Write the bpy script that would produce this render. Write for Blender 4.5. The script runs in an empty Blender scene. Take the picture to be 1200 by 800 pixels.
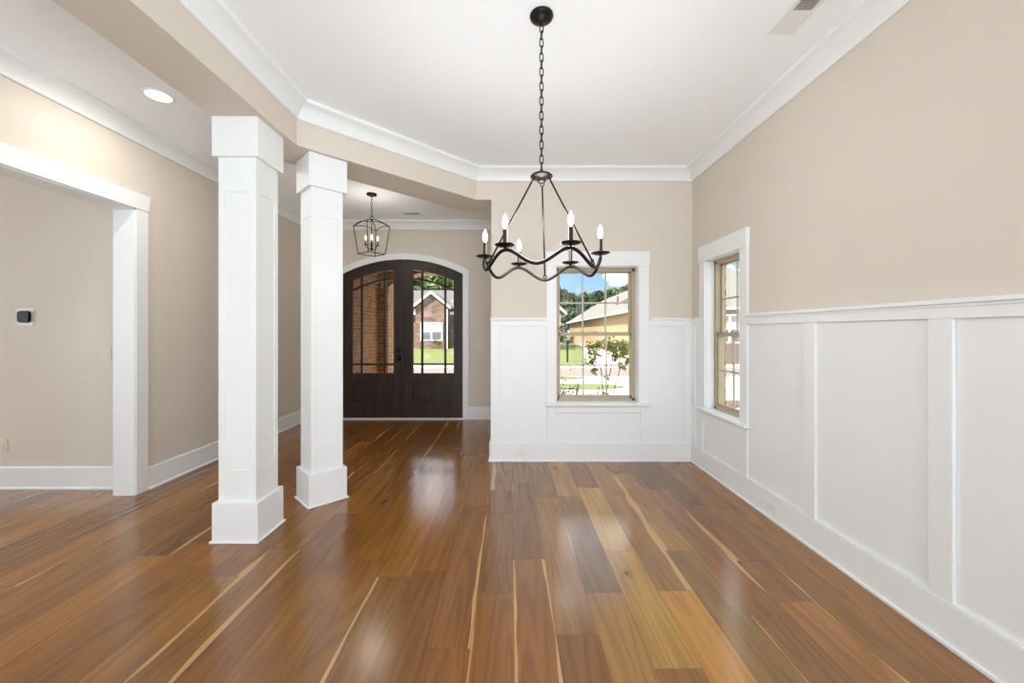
import bpy, bmesh, math, random
from mathutils import Vector, Matrix, noise

S = bpy.context.scene
COL = S.collection
PI = math.pi

# ------------------------------------------------------------------ camera
F_PX = 465.0
CH = 1.36                                   # eye height
cam_d = bpy.data.cameras.new('camera')
cam = bpy.data.objects.new('camera', cam_d)
COL.objects.link(cam)
cam.location = (0, 0, CH)
cam.rotation_euler = (PI/2, 0, 0)
cam_d.sensor_fit = 'HORIZONTAL'
cam_d.sensor_width = 36.0
cam_d.lens = F_PX/1200*36.0
cam_d.shift_x = 2/1200
cam_d.shift_y = -12/1200
cam_d.clip_start = 0.05
cam_d.clip_end = 500
S.camera = cam

# ------------------------------------------------------------------ colour management
S.view_settings.view_transform = 'Standard'
S.view_settings.look = 'None'
S.view_settings.gamma = 1
S.view_settings.use_curve_mapping = False
S.view_settings.exposure = 0.18
S.cycles.use_denoising = True
S.cycles.max_bounces = 12
S.cycles.diffuse_bounces = 8
S.cycles.glossy_bounces = 4
S.cycles.transparent_max_bounces = 16
S.cycles.sample_clamp_indirect = 6

# ------------------------------------------------------------------ sky
W = bpy.data.worlds.new('sky')
S.world = W
W.use_nodes = True
SKY_STRENGTH = 1.05
def build_world():
    nt = W.node_tree; nt.nodes.clear()
    N = nt.nodes.new; L = nt.links.new
    out = N('ShaderNodeOutputWorld'); bg = N('ShaderNodeBackground')
    tc = N('ShaderNodeTexCoord'); sep = N('ShaderNodeSeparateXYZ')
    L(tc.outputs['Generated'], sep.inputs[0])
    ramp = N('ShaderNodeValToRGB'); L(sep.outputs['Z'], ramp.inputs[0])
    e = ramp.color_ramp.elements
    e[0].position = 0.0; e[0].color = (0.62, 0.80, 1.0, 1)
    e[1].position = 0.5; e[1].color = (0.16, 0.38, 0.85, 1)
    m = ramp.color_ramp.elements.new(0.13); m.color = (0.36, 0.62, 1.0, 1)
    mp = N('ShaderNodeMapping'); mp.inputs['Scale'].default_value = (1, 1, 2.2)
    mp.inputs['Location'].default_value = (0.215, 0.1, 0.55)
    L(tc.outputs['Generated'], mp.inputs[0])
    nz = N('ShaderNodeTexNoise'); nz.inputs['Scale'].default_value = 7.0
    nz.inputs['Detail'].default_value = 5; nz.inputs['Roughness'].default_value = 0.5
    L(mp.outputs[0], nz.inputs['Vector'])
    cr = N('ShaderNodeValToRGB'); L(nz.outputs['Fac'], cr.inputs[0])
    cr.color_ramp.elements[0].position = 0.48; cr.color_ramp.elements[1].position = 0.60
    mix = N('ShaderNodeMixRGB'); L(cr.outputs[0], mix.inputs[0])
    L(ramp.outputs[0], mix.inputs[1]); mix.inputs[2].default_value = (5.0, 4.9, 4.8, 1)
    L(mix.outputs[0], bg.inputs[0]); bg.inputs[1].default_value = SKY_STRENGTH
    L(bg.outputs[0], out.inputs[0])
build_world()

def add_sun():
    d = bpy.data.lights.new('sun', 'SUN'); d.energy = 11; d.angle = 0.01; d.color = (1, .95, .86)
    o = bpy.data.objects.new('sun', d); COL.objects.link(o)
    dirv = Vector((-0.52, -0.50, 0.69))       # towards the sun
    o.rotation_euler = dirv.to_track_quat('Z', 'Y').to_euler()
    o.location = dirv*30
add_sun()

def area(name, loc, to, sx, sy, power, color=(1, 1, 1)):
    d = bpy.data.lights.new(name, 'AREA'); d.shape = 'RECTANGLE'
    d.size = sx; d.size_y = sy; d.energy = power; d.color = color
    o = bpy.data.objects.new(name, d); COL.objects.link(o)
    o.location = loc
    o.rotation_euler = (Vector(loc)-Vector(to)).to_track_quat('Z', 'Y').to_euler()
    return o
# added fill lamps outside unseen windows, standing in for daylight
FILL_TINT = (.80, .915, 1)
UPFILL_TINT = (.71, .875, 1)
area('fill_rear', (0.35, -6.35, 1.55), (0.35, 0, 1.55), 2.7, 2.5, 22, FILL_TINT)
area('fill_side_room', (-6.75, 1.6, 1.5), (0, 1.6, 1.5), 1.6, 1.6, 38, FILL_TINT)
# added upward fill lamps that brighten the ceiling through unseen window openings
area('upfill_rear', (-.2, -7.3, -.2), (-.2, -3.2, 3.06), 4.6, 1.6, 1020, UPFILL_TINT)
area('upfill_side', (3.1, -2.7, -.2), (.2, -.6, 3.06), 2.6, 1.4, 330, UPFILL_TINT)

# ------------------------------------------------------------------ materials
def srgb(r, g, b):
    f = lambda c: (c/255/12.92 if c/255 <= .04045 else ((c/255+.055)/1.055)**2.4)
    return (f(r), f(g), f(b), 1)

def mat(name, col, rough=.5, metal=0, spec=.5, coat=0, var=0, vscale=4, bump=0, bscale=60, emit=None, estr=0):
    m = bpy.data.materials.new(name); m.use_nodes = True
    nt = m.node_tree; p = nt.nodes['Principled BSDF']
    p.inputs['Base Color'].default_value = col
    p.inputs['Roughness'].default_value = rough
    p.inputs['Metallic'].default_value = metal
    p.inputs['Specular IOR Level'].default_value = spec
    p.inputs['Coat Weight'].default_value = coat
    tc = nt.nodes.new('ShaderNodeTexCoord')
    if var:
        nz = nt.nodes.new('ShaderNodeTexNoise'); nz.inputs['Scale'].default_value = vscale; nz.inputs['Detail'].default_value = 4
        nt.links.new(tc.outputs['Object'], nz.inputs['Vector'])
        mx = nt.nodes.new('ShaderNodeMixRGB'); nt.links.new(nz.outputs['Fac'], mx.inputs[0])
        mx.inputs[1].default_value = tuple(c*(1-var) for c in col[:3])+(1,)
        mx.inputs[2].default_value = tuple(min(1, c*(1+var)) for c in col[:3])+(1,)
        nt.links.new(mx.outputs[0], p.inputs['Base Color'])
    if bump:
        nb = nt.nodes.new('ShaderNodeTexNoise'); nb.inputs['Scale'].default_value = bscale
        nt.links.new(tc.outputs['Object'], nb.inputs['Vector'])
        bp = nt.nodes.new('ShaderNodeBump'); bp.inputs['Strength'].default_value = bump; bp.inputs['Distance'].default_value = .002
        nt.links.new(nb.outputs['Fac'], bp.inputs['Height']); nt.links.new(bp.outputs[0], p.inputs['Normal'])
    if emit:
        p.inputs['Emission Color'].default_value = emit; p.inputs['Emission Strength'].default_value = estr
    return m

M = {}
M['wall'] = mat('beige_paint', srgb(213, 204, 192), .7, spec=.3, var=.015, bump=.15, bscale=220)
M['ceil'] = mat('ceiling_paint', srgb(247, 251, 254), .85, spec=.2, var=.008, bump=.2, bscale=150)
M['trim'] = mat('white_trim_paint', srgb(233, 235, 235), .38, spec=.4)
M['tan'] = mat('tan_window_frame', srgb(178, 163, 138), .45, var=.03)
M['grid'] = mat('pale_window_grid', srgb(190, 188, 174), .45)
M['black'] = mat('black_iron', srgb(30, 27, 25), .42, metal=.6, var=.1, vscale=30)
M['bronze'] = mat('dark_bronze', srgb(52, 42, 36), .38, metal=.7, var=.15, vscale=30)
M['plate'] = mat('almond_plastic', srgb(214, 205, 192), .35)
M['wplate'] = mat('white_plastic', srgb(232, 232, 229), .3)
M['slot'] = mat('dark_slot', srgb(70, 66, 62), .6)
M['gloss_black'] = mat('gloss_black', srgb(8, 8, 9), .5, spec=.25)
M['bulb'] = mat('warm_bulb', (1, .9, .75, 1), .3, emit=(1, .74, .42, 1), estr=4)
M['can'] = mat('lit_lens', (1, 1, 1, 1), .3, emit=(1, .97, .92, 1), estr=6)
M['concrete'] = mat('pale_concrete', srgb(240, 236, 228), .8, var=.05, vscale=1.2)
M['street'] = mat('street_concrete', srgb(122, 108, 100), .85, var=.06, vscale=.7)
M['lawn'] = mat('lawn_green', srgb(98, 106, 46), .9, var=.22, vscale=2.5, bump=.8, bscale=30)
M['mulch'] = mat('brown_mulch', srgb(96, 70, 50), .9, var=.4, vscale=30)
M['stucco'] = mat('cream_siding', srgb(196, 182, 158), .8, var=.03)
M['white_ext'] = mat('white_exterior', srgb(232, 230, 224), .6)
M['shingle'] = mat('grey_shingle', srgb(112, 106, 100), .9, var=.12, vscale=9)
M['shingle_d'] = mat('dark_shingle', srgb(94, 88, 86), .9, var=.12, vscale=9)
M['bark'] = mat('bark', srgb(122, 96, 76), .85, var=.2, vscale=20)
M['car'] = mat('dark_car_paint', srgb(34, 30, 34), .25, coat=.6)
M['rubber'] = mat('rubber', srgb(22, 22, 22), .8)
M['dark_glass'] = mat('dark_window_glass', srgb(88, 92, 94), .12)
M['blind'] = mat('pale_blinds', srgb(150, 152, 150), .6)
M['red'] = mat('tail_lamp_red', srgb(140, 20, 18), .3)
M['ochre'] = mat('porch_ceiling_stain', srgb(172, 124, 70), .6, var=.1, vscale=6)
M['fence'] = mat('dark_fence_wood', srgb(92, 76, 64), .8, var=.15, vscale=8)

def leaf_mat(name, a, b):
    m = bpy.data.materials.new(name); m.use_nodes = True
    nt = m.node_tree; p = nt.nodes['Principled BSDF']; p.inputs['Roughness'].default_value = .55
    tc = nt.nodes.new('ShaderNodeTexCoord')
    nz = nt.nodes.new('ShaderNodeTexWhiteNoise')
    vm = nt.nodes.new('ShaderNodeVectorMath'); vm.operation = 'SNAP'; vm.inputs[1].default_value = (.08,)*3
    nt.links.new(tc.outputs['Object'], vm.inputs[0]); nt.links.new(vm.outputs[0], nz.inputs[0])
    mx = nt.nodes.new('ShaderNodeMixRGB'); nt.links.new(nz.outputs['Value'], mx.inputs[0])
    mx.inputs[1].default_value = a; mx.inputs[2].default_value = b
    nt.links.new(mx.outputs[0], p.inputs['Base Color'])
    return m
M['leaf_dark'] = leaf_mat('leaf_dark', srgb(32, 46, 26), srgb(58, 76, 38))
M['leaf_mid'] = leaf_mat('leaf_mid', srgb(52, 74, 32), srgb(92, 116, 50))
M['leaf_bright'] = leaf_mat('leaf_bright', srgb(112, 130, 38), srgb(164, 164, 66))

def glass():
    m = bpy.data.materials.new('window_glass'); m.use_nodes = True
    nt = m.node_tree; nt.nodes.clear(); N = nt.nodes.new; L = nt.links.new
    o = N('ShaderNodeOutputMaterial'); t = N('ShaderNodeBsdfTransparent'); g = N('ShaderNodeBsdfGlossy')
    t.inputs[0].default_value = (.97, .985, .975, 1); g.inputs['Roughness'].default_value = .02
    fr = N('ShaderNodeFresnel'); fr.inputs[0].default_value = 1.3
    mx = N('ShaderNodeMixShader'); L(fr.outputs[0], mx.inputs[0]); L(t.outputs[0], mx.inputs[1]); L(g.outputs[0], mx.inputs[2])
    ge = N('ShaderNodeNewGeometry'); ma = N('ShaderNodeMath'); ma.operation = 'MULTIPLY_ADD'
    L(ge.outputs['Backfacing'], ma.inputs[0]); ma.inputs[1].default_value = 1/1.3-1.3; ma.inputs[2].default_value = 1.3; L(ma.outputs[0], fr.inputs[0])
    L(mx.outputs[0], o.inputs[0]); return m
M['glass'] = glass()

def brick_mat(name, c1, c2, mortar, bw=.2, bh=.068):
    m = bpy.data.materials.new(name); m.use_nodes = True
    nt = m.node_tree; p = nt.nodes['Principled BSDF']; p.inputs['Roughness'].default_value = .85
    uv = nt.nodes.new('ShaderNodeUVMap'); uv.uv_map = 'UVMap'
    b = nt.nodes.new('ShaderNodeTexBrick'); b.inputs['Scale'].default_value = 1
    b.inputs['Brick Width'].default_value = bw; b.inputs['Row Height'].default_value = bh
    b.inputs['Mortar Size'].default_value = .006; b.inputs['Bias'].default_value = -.1
    b.inputs['Color1'].default_value = c1; b.inputs['Color2'].default_value = c2; b.inputs['Mortar'].default_value = mortar
    nt.links.new(uv.outputs[0], b.inputs['Vector'])
    nz = nt.nodes.new('ShaderNodeTexNoise'); nz.inputs['Scale'].default_value = 9
    nt.links.new(uv.outputs[0], nz.inputs['Vector'])
    mx = nt.nodes.new('ShaderNodeMixRGB'); mx.blend_type = 'OVERLAY'; mx.inputs[0].default_value = .5
    nt.links.new(b.outputs['Color'], mx.inputs[1]); nt.links.new(nz.outputs['Fac'], mx.inputs[2])
    nt.links.new(mx.outputs[0], p.inputs['Base Color'])
    bp = nt.nodes.new('ShaderNodeBump'); bp.inputs['Strength'].default_value = .5; bp.inputs['Distance'].default_value = .006; bp.invert = True
    nt.links.new(b.outputs['Fac'], bp.inputs['Height']); nt.links.new(bp.outputs[0], p.inputs['Normal'])
    return m
M['brick'] = brick_mat('porch_brick', srgb(172, 120, 62), srgb(132, 86, 42), srgb(180, 148, 104))
M['brick_tan'] = brick_mat('tan_brick', srgb(162, 134, 98), srgb(146, 116, 82), srgb(160, 144, 120))
M['brick_red'] = brick_mat('mottled_red_brick', srgb(122, 94, 82), srgb(84, 62, 56), srgb(134, 126, 118), .6, .2)

def wood_dark():
    m = bpy.data.materials.new('dark_stained_wood'); m.use_nodes = True
    nt = m.node_tree; N = nt.nodes.new; L = nt.links.new
    p = nt.nodes['Principled BSDF']; p.inputs['Roughness'].default_value = .42; p.inputs['Specular IOR Level'].default_value = .32
    tc = N('ShaderNodeTexCoord'); mp = N('ShaderNodeMapping'); mp.inputs['Scale'].default_value = (26, 26, 1.6)
    L(tc.outputs['Object'], mp.inputs[0])
    nz = N('ShaderNodeTexNoise'); nz.inputs['Scale'].default_value = 1; nz.inputs['Detail'].default_value = 5; nz.inputs['Distortion'].default_value = .6
    L(mp.outputs[0], nz.inputs['Vector'])
    r = N('ShaderNodeValToRGB'); L(nz.outputs['Fac'], r.inputs[0])
    r.color_ramp.elements[0].position = .3; r.color_ramp.elements[0].color = srgb(28, 18, 13)
    r.color_ramp.elements[1].position = .75; r.color_ramp.elements[1].color = srgb(62, 42, 30)
    L(r.outputs[0], p.inputs['Base Color']); return m
M['door'] = wood_dark()

def floor_mat():
    m = bpy.data.materials.new('oak_planks'); m.use_nodes = True
    nt = m.node_tree; N = nt.nodes.new; L = nt.links.new
    p = nt.nodes['Principled BSDF']
    def math_(op, a, b=None, c=None, clamp=False):
        n = N('ShaderNodeMath'); n.operation = op; n.use_clamp = clamp
        for i, v in enumerate((a, b, c)):
            if v is None: continue
            if isinstance(v, (int, float)): n.inputs[i].default_value = v
            else: L(v, n.inputs[i])
        return n.outputs[0]
    def nz(vec, scale, detail=2, rough=.5, dist=0):
        n = N('ShaderNodeTexNoise'); n.inputs['Scale'].default_value = scale; n.inputs['Detail'].default_value = detail
        n.inputs['Roughness'].default_value = rough; n.inputs['Distortion'].default_value = dist
        L(vec, n.inputs['Vector']); return n.outputs['Fac']
    def mp(vec, s):
        n = N('ShaderNodeMapping'); n.inputs['Scale'].default_value = s; L(vec, n.inputs[0]); return n.outputs[0]
    def mix(f, a, b, mode='MIX'):
        n = N('ShaderNodeMixRGB'); n.blend_type = mode
        for i, v in ((0, f), (1, a), (2, b)):
            if isinstance(v, (int, float)): n.inputs[i].default_value = v
            elif isinstance(v, tuple): n.inputs[i].default_value = v
            else: L(v, n.inputs[i])
        return n.outputs[0]
    tone = N('ShaderNodeAttribute'); tone.attribute_name = 'tone'
    par = N('ShaderNodeAttribute'); par.attribute_name = 'par'       # r: sapwood amount edge A, g: edge B, b: knots
    ps = N('ShaderNodeSeparateColor'); L(par.outputs['Color'], ps.inputs[0])
    uv = N('ShaderNodeUVMap'); uv.uv_map = 'grain'; g = uv.outputs[0]
    pu = N('ShaderNodeUVMap'); pu.uv_map = 'plank'
    sx = N('ShaderNodeSeparateXYZ'); L(pu.outputs[0], sx.inputs[0]); u, v = sx.outputs[0], sx.outputs[1]
    # cathedral grain: contour lines of a stretched noise
    cath = nz(mp(g, (7, .55, 1)), 1, 1.5, .4, .3)
    rings = math_('SINE', math_('MULTIPLY', cath, 60))
    rings = math_('MULTIPLY_ADD', rings, .5, .5)
    fib = nz(mp(g, (110, 3.5, 1)), 1, 3, .62)
    broad = nz(mp(g, (9, .8, 1)), 1, 3)
    col = tone.outputs['Color']
    col = mix(math_('MULTIPLY', math_('POWER', rings, 2.2), .42), col, mix(1.0, col, (.52, .45, .39, 1), 'MULTIPLY'))
    fibr = math_('MULTIPLY_ADD', fib, 1.6, -.3, True)
    col = mix(.5, col, mix(fibr, (.60, .56, .50, 1), (1.25, 1.25, 1.25, 1)), 'MULTIPLY')
    br = mix(broad, (.62, .60, .56, 1), (1.38, 1.37, 1.34, 1))
    col = mix(.9, col, br, 'MULTIPLY')
    # sapwood edges
    edge = math_('MULTIPLY_ADD', nz(mp(g, (1.5, .9, 1)), 1, 2), 3.0, -1.28)
    jag = math_('MULTIPLY_ADD', fib, .05, -.02)
    wA = math_('ADD', math_('MULTIPLY', edge, ps.outputs[0]), jag)
    wB = math_('ADD', math_('MULTIPLY', edge, ps.outputs[1]), jag)
    def sm(w, d): return math_('MULTIPLY', math_('SUBTRACT', w, d), 40, None, True)
    sA = math_('MULTIPLY', sm(wA, u), math_('GREATER_THAN', ps.outputs[0], .01))
    sB = math_('MULTIPLY', sm(wB, math_('SUBTRACT', 1.0, u)), math_('GREATER_THAN', ps.outputs[1], .01))
    sap = math_('MAXIMUM', sA, sB)
    sapc = mix(fibr, srgb(180, 134, 76), srgb(208, 166, 108))
    col = mix(math_('MULTIPLY', sap, .85), col, sapc)
    # knots
    vo = N('ShaderNodeTexVoronoi'); vo.voronoi_dimensions = '2D'; vo.inputs['Scale'].default_value = 1; L(mp(g, (2.6, 1.5, 1)), vo.inputs['Vector'])
    vs = N('ShaderNodeSeparateColor'); L(vo.outputs['Color'], vs.inputs[0])
    on = math_('GREATER_THAN', math_('ADD', vs.outputs[0], ps.outputs[2]), .80)
    kd = math_('ADD', vo.outputs['Distance'], math_('MULTIPLY', math_('SUBTRACT', nz(g, 60, 2), .5), .03))
    k1 = math_('MULTIPLY', math_('MULTIPLY', math_('SUBTRACT', .030, kd), 90, None, True), on)
    k2 = math_('MULTIPLY', math_('MULTIPLY', math_('SUBTRACT', .095, kd), 16, None, True), on)
    col = mix(math_('MULTIPLY', k2, .5), col, mix(1.0, col, (.40, .32, .26, 1), 'MULTIPLY'))
    col = mix(math_('MULTIPLY', k1, .92), col, (.018, .011, .008, 1))
    # joints between boards
    eu = math_('MINIMUM', u, math_('SUBTRACT', 1.0, u))
    gap = math_('LESS_THAN', eu, .0055)
    len_ = N('ShaderNodeSeparateXYZ'); L(pu.outputs[0], len_.inputs[0])
    ev = N('ShaderNodeAttribute'); ev.attribute_name = 'plen'
    evv = math_('MINIMUM', v, math_('SUBTRACT', ev.outputs['Fac'], v))
    gap = math_('MAXIMUM', gap, math_('LESS_THAN', evv, .0014))
    col = mix(math_('MULTIPLY', gap, .62), col, (.035, .02, .012, 1))
    L(col, p.inputs['Base Color'])
    L(math_('MULTIPLY_ADD', fib, .08, .15), p.inputs['Roughness'])
    p.inputs['Specular IOR Level'].default_value = .8
    p.inputs['Coat Weight'].default_value = .08; p.inputs['Coat Roughness'].default_value = .2
    h = math_('SUBTRACT', math_('ADD', math_('MULTIPLY', fib, 0), math_('MULTIPLY', cath, 1.8)), math_('MULTIPLY', gap, 2.0))
    bp = N('ShaderNodeBump'); bp.inputs['Strength'].default_value = .35; bp.inputs['Distance'].default_value = .0012
    L(h, bp.inputs['Height']); L(bp.outputs[0], p.inputs['Normal'])
    return m
M['floor'] = floor_mat()

# ------------------------------------------------------------------ mesh helpers
class MB:
    """collects shapes, becomes one mesh object"""
    def __init__(s): s.bm = bmesh.new()
    def box(s, x0, x1, y0, y1, z0, z1, T=None):
        vs = [Vector((x, y, z)) for z in (z0, z1) for y in (y0, y1) for x in (x0, x1)]
        if T: vs = [Vector(T(v)) for v in vs]
        v = [s.bm.verts.new(p) for p in vs]
        for f in ((0, 2, 3, 1), (4, 5, 7, 6), (0, 1, 5, 4), (2, 6, 7, 3), (0, 4, 6, 2), (1, 3, 7, 5)):
            s.bm.faces.new([v[i] for i in f])
        return s
    def prism(s, pts, a, b, T=None):
        """pts: 2D outline; T(p2d, h) -> 3D"""
        T = T or (lambda p, h: (p[0], p[1], h))
        lo = [s.bm.verts.new(T(p, a)) for p in pts]; hi = [s.bm.verts.new(T(p, b)) for p in pts]
        n = len(pts)
        s.bm.faces.new(lo[::-1]); s.bm.faces.new(hi)
        for i in range(n): s.bm.faces.new((lo[i], lo[(i+1) % n], hi[(i+1) % n], hi[i]))
        return s
    def strip(s, xs, lo, hi, y0, y1):
        """solid in XZ between curves lo(x) and hi(x), from y0 to y1"""
        g = []
        for x in xs:
            g.append([s.bm.verts.new((x, y, z)) for y in (y0, y1) for z in (lo(x), hi(x))])
        for a, b in zip(g, g[1:]):
            for i, j in ((0, 1), (1, 3), (3, 2), (2, 0)):
                s.bm.faces.new((a[i], b[i], b[j], a[j]))
        s.bm.faces.new((g[0][0], g[0][1], g[0][3], g[0][2])); s.bm.faces.new((g[-1][0], g[-1][2], g[-1][3], g[-1][1]))
        return s
    def tube(s, pts, r, n=8, closed=False, caps=True):
        pts = [Vector(p) for p in pts]; N = len(pts)
        rr = r if isinstance(r, (list, tuple)) else [r]*N
        rings = []; ref = None
        for i, p in enumerate(pts):
            if closed: t = pts[(i+1) % N]-pts[i-1]
            else: t = pts[min(i+1, N-1)]-pts[max(i-1, 0)]
            t.normalize()
            if ref is None:
                ref = Vector((0, 0, 1)) if abs(t.z) < .9 else Vector((1, 0, 0))
            a = (ref-t*ref.dot(t)).normalized(); b = t.cross(a); ref = a
            rings.append([s.bm.verts.new(p+(a*math.cos(2*PI*k/n)+b*math.sin(2*PI*k/n))*rr[i]) for k in range(n)])
        for i in range(N if closed else N-1):
            A, B = rings[i], rings[(i+1) % N]
            off = 0
            if closed and i == N-1:
                off = min(range(n), key=lambda o: (A[0].co-B[o].co).length)
            for k in range(n):
                s.bm.faces.new((A[k], A[(k+1) % n], B[(k+1+off) % n], B[(k+off) % n]))
        if caps and not closed:
            s.bm.faces.new(rings[0][::-1]); s.bm.faces.new(rings[-1])
        return s
    def lathe(s, prof, c, n=24):
        """prof: [(r,z)], around a vertical axis at c"""
        rings = []
        for r, z in prof:
            if r < 1e-5: rings.append([s.bm.verts.new((c[0], c[1], c[2]+z))])
            else: rings.append([s.bm.verts.new((c[0]+r*math.cos(2*PI*k/n), c[1]+r*math.sin(2*PI*k/n), c[2]+z)) for k in range(n)])
        for A, B in zip(rings, rings[1:]):
            for k in range(n):
                k2 = (k+1) % n
                if len(A) == 1 and len(B) == 1: continue
                if len(A) == 1: s.bm.faces.new((A[0], B[k2], B[k]))
                elif len(B) == 1: s.bm.faces.new((A[k], A[k2], B[0]))
                else: s.bm.faces.new((A[k], A[k2], B[k2], B[k]))
        return s
    def leaves(s, pts, size, rng):
        for p in pts:
            a = Vector((rng.gauss(0, 1), rng.gauss(0, 1), rng.gauss(0, 1))).normalized()
            b = a.orthogonal().normalized(); b.rotate(Matrix.Rotation(rng.uniform(0, 6.28), 3, a)); c = a.cross(b)
            z = size*rng.uniform(.6, 1.3)
            v = [s.bm.verts.new(p+d) for d in (-b*z, c*z*.5, b*z, -c*z*.5)]
            s.bm.faces.new(v)
        return s
    def build(s, name, m, parent=None, bevel=0, smooth=False, uv=True, loc=None, seg=2):
        bm = s.bm
        bmesh.ops.recalc_face_normals(bm, faces=bm.faces)
        if uv:
            L = bm.loops.layers.uv.new('UVMap')
            for f in bm.faces:
                n = f.normal; ax = max(range(3), key=lambda i: abs(n[i]))
                for l in f.loops:
                    c = l.vert.co
                    l[L].uv = (c.y, c.z) if ax == 0 else (c.x, c.z) if ax == 1 else (c.x, c.y)
        me = bpy.data.meshes.new(name)
        off = Vector((0, 0, 0))
        if loc is not None: off = Vector(loc); bmesh.ops.translate(bm, verts=bm.verts, vec=-off)
        elif parent is not None: off = world_loc(parent); bmesh.ops.translate(bm, verts=bm.verts, vec=-off)
        bm.to_mesh(me); bm.free()
        o = bpy.data.objects.new(name, me); COL.objects.link(o)
        me.materials.append(m)
        if parent is not None: o.parent = parent
        else: o.location = off
        if smooth:
            for p in me.polygons: p.use_smooth = True
        if bevel:
            b = o.modifiers.new('bevel', 'BEVEL'); b.width = bevel; b.segments = seg; b.limit_method = 'ANGLE'; b.angle_limit = .6
        return o
def world_loc(o):
    v = Vector((0, 0, 0))
    while o is not None: v += o.location; o = o.parent
    return v
def tag(o, label, cat, group=None, kind=None):
    o['label'] = label; o['category'] = cat
    if group: o['group'] = group
    if kind: o['kind'] = kind
    return o
def thing(name, loc, label, cat, group=None, kind=None):
    o = bpy.data.objects.new(name, None); COL.objects.link(o); o.location = loc; o.empty_display_size = .1
    return tag(o, label, cat, group, kind)
def struct(o, label, cat): return tag(o, label, cat, None, 'structure')
def copy_tree(o, parent=None):
    c = o.copy(); COL.objects.link(c); c.parent = parent
    for ch in [k for k in bpy.data.objects if k.parent == o]: copy_tree(ch, c)
    return c

def lamp(name, loc, power, radius, color, parent):
    d = bpy.data.lights.new(name, 'POINT'); d.energy = power; d.shadow_soft_size = radius; d.color = color
    o = bpy.data.objects.new(name, d); COL.objects.link(o); o.parent = parent
    o.location = Vector(loc)-world_loc(parent)
def sweep(path, prof, z, side=1, closed=False, start_cut=None, mb=None):
    """crown or base moulding along a 2D path; prof (out, dz); side=+1: offset to the left of travel"""
    mb = mb or MB(); P = [Vector(p) for p in path]; n = len(P); rows = []
    for i in range(n):
        d0 = (P[i]-P[i-1]).normalized() if i > 0 or closed else None
        d1 = (P[(i+1) % n]-P[i]).normalized() if i < n-1 or closed else None
        d0 = d0 or d1; d1 = d1 or d0
        n0 = Vector((-d0.y, d0.x))*side; n1 = Vector((-d1.y, d1.x))*side
        m = (n0+n1).normalized(); m = m/max(.2, m.dot(n0))
        rows.append([mb.bm.verts.new((P[i].x+m.x*o, P[i].y+m.y*o, z+dz)) for o, dz in prof])
    k = len(prof)
    for i in range(n if closed else n-1):
        a, b = rows[i], rows[(i+1) % n]
        for j in range(k): mb.bm.faces.new((a[j], b[j], b[(j+1) % k], a[(j+1) % k]))
    if not closed: mb.bm.faces.new(rows[0]); mb.bm.faces.new(rows[-1][::-1])
    return mb

# ------------------------------------------------------------------ dimensions
XR, YB, XL, YD, ZC = 1.91, 4.165, -3.12, 6.14, 3.06
ZB = 2.74                    # underside of the beam
XS = -0.20                   # end of the dining wall / foyer side wall
YR = -6.2                    # rear wall
DX = -1.659                  # centre of the front door
WZ0, WZ1 = 0.612, 2.045      # window opening heights
BX0, BX1 = 0.478, 1.352      # dining window
RY0, RY1 = 3.27, 3.87        # side window

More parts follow.
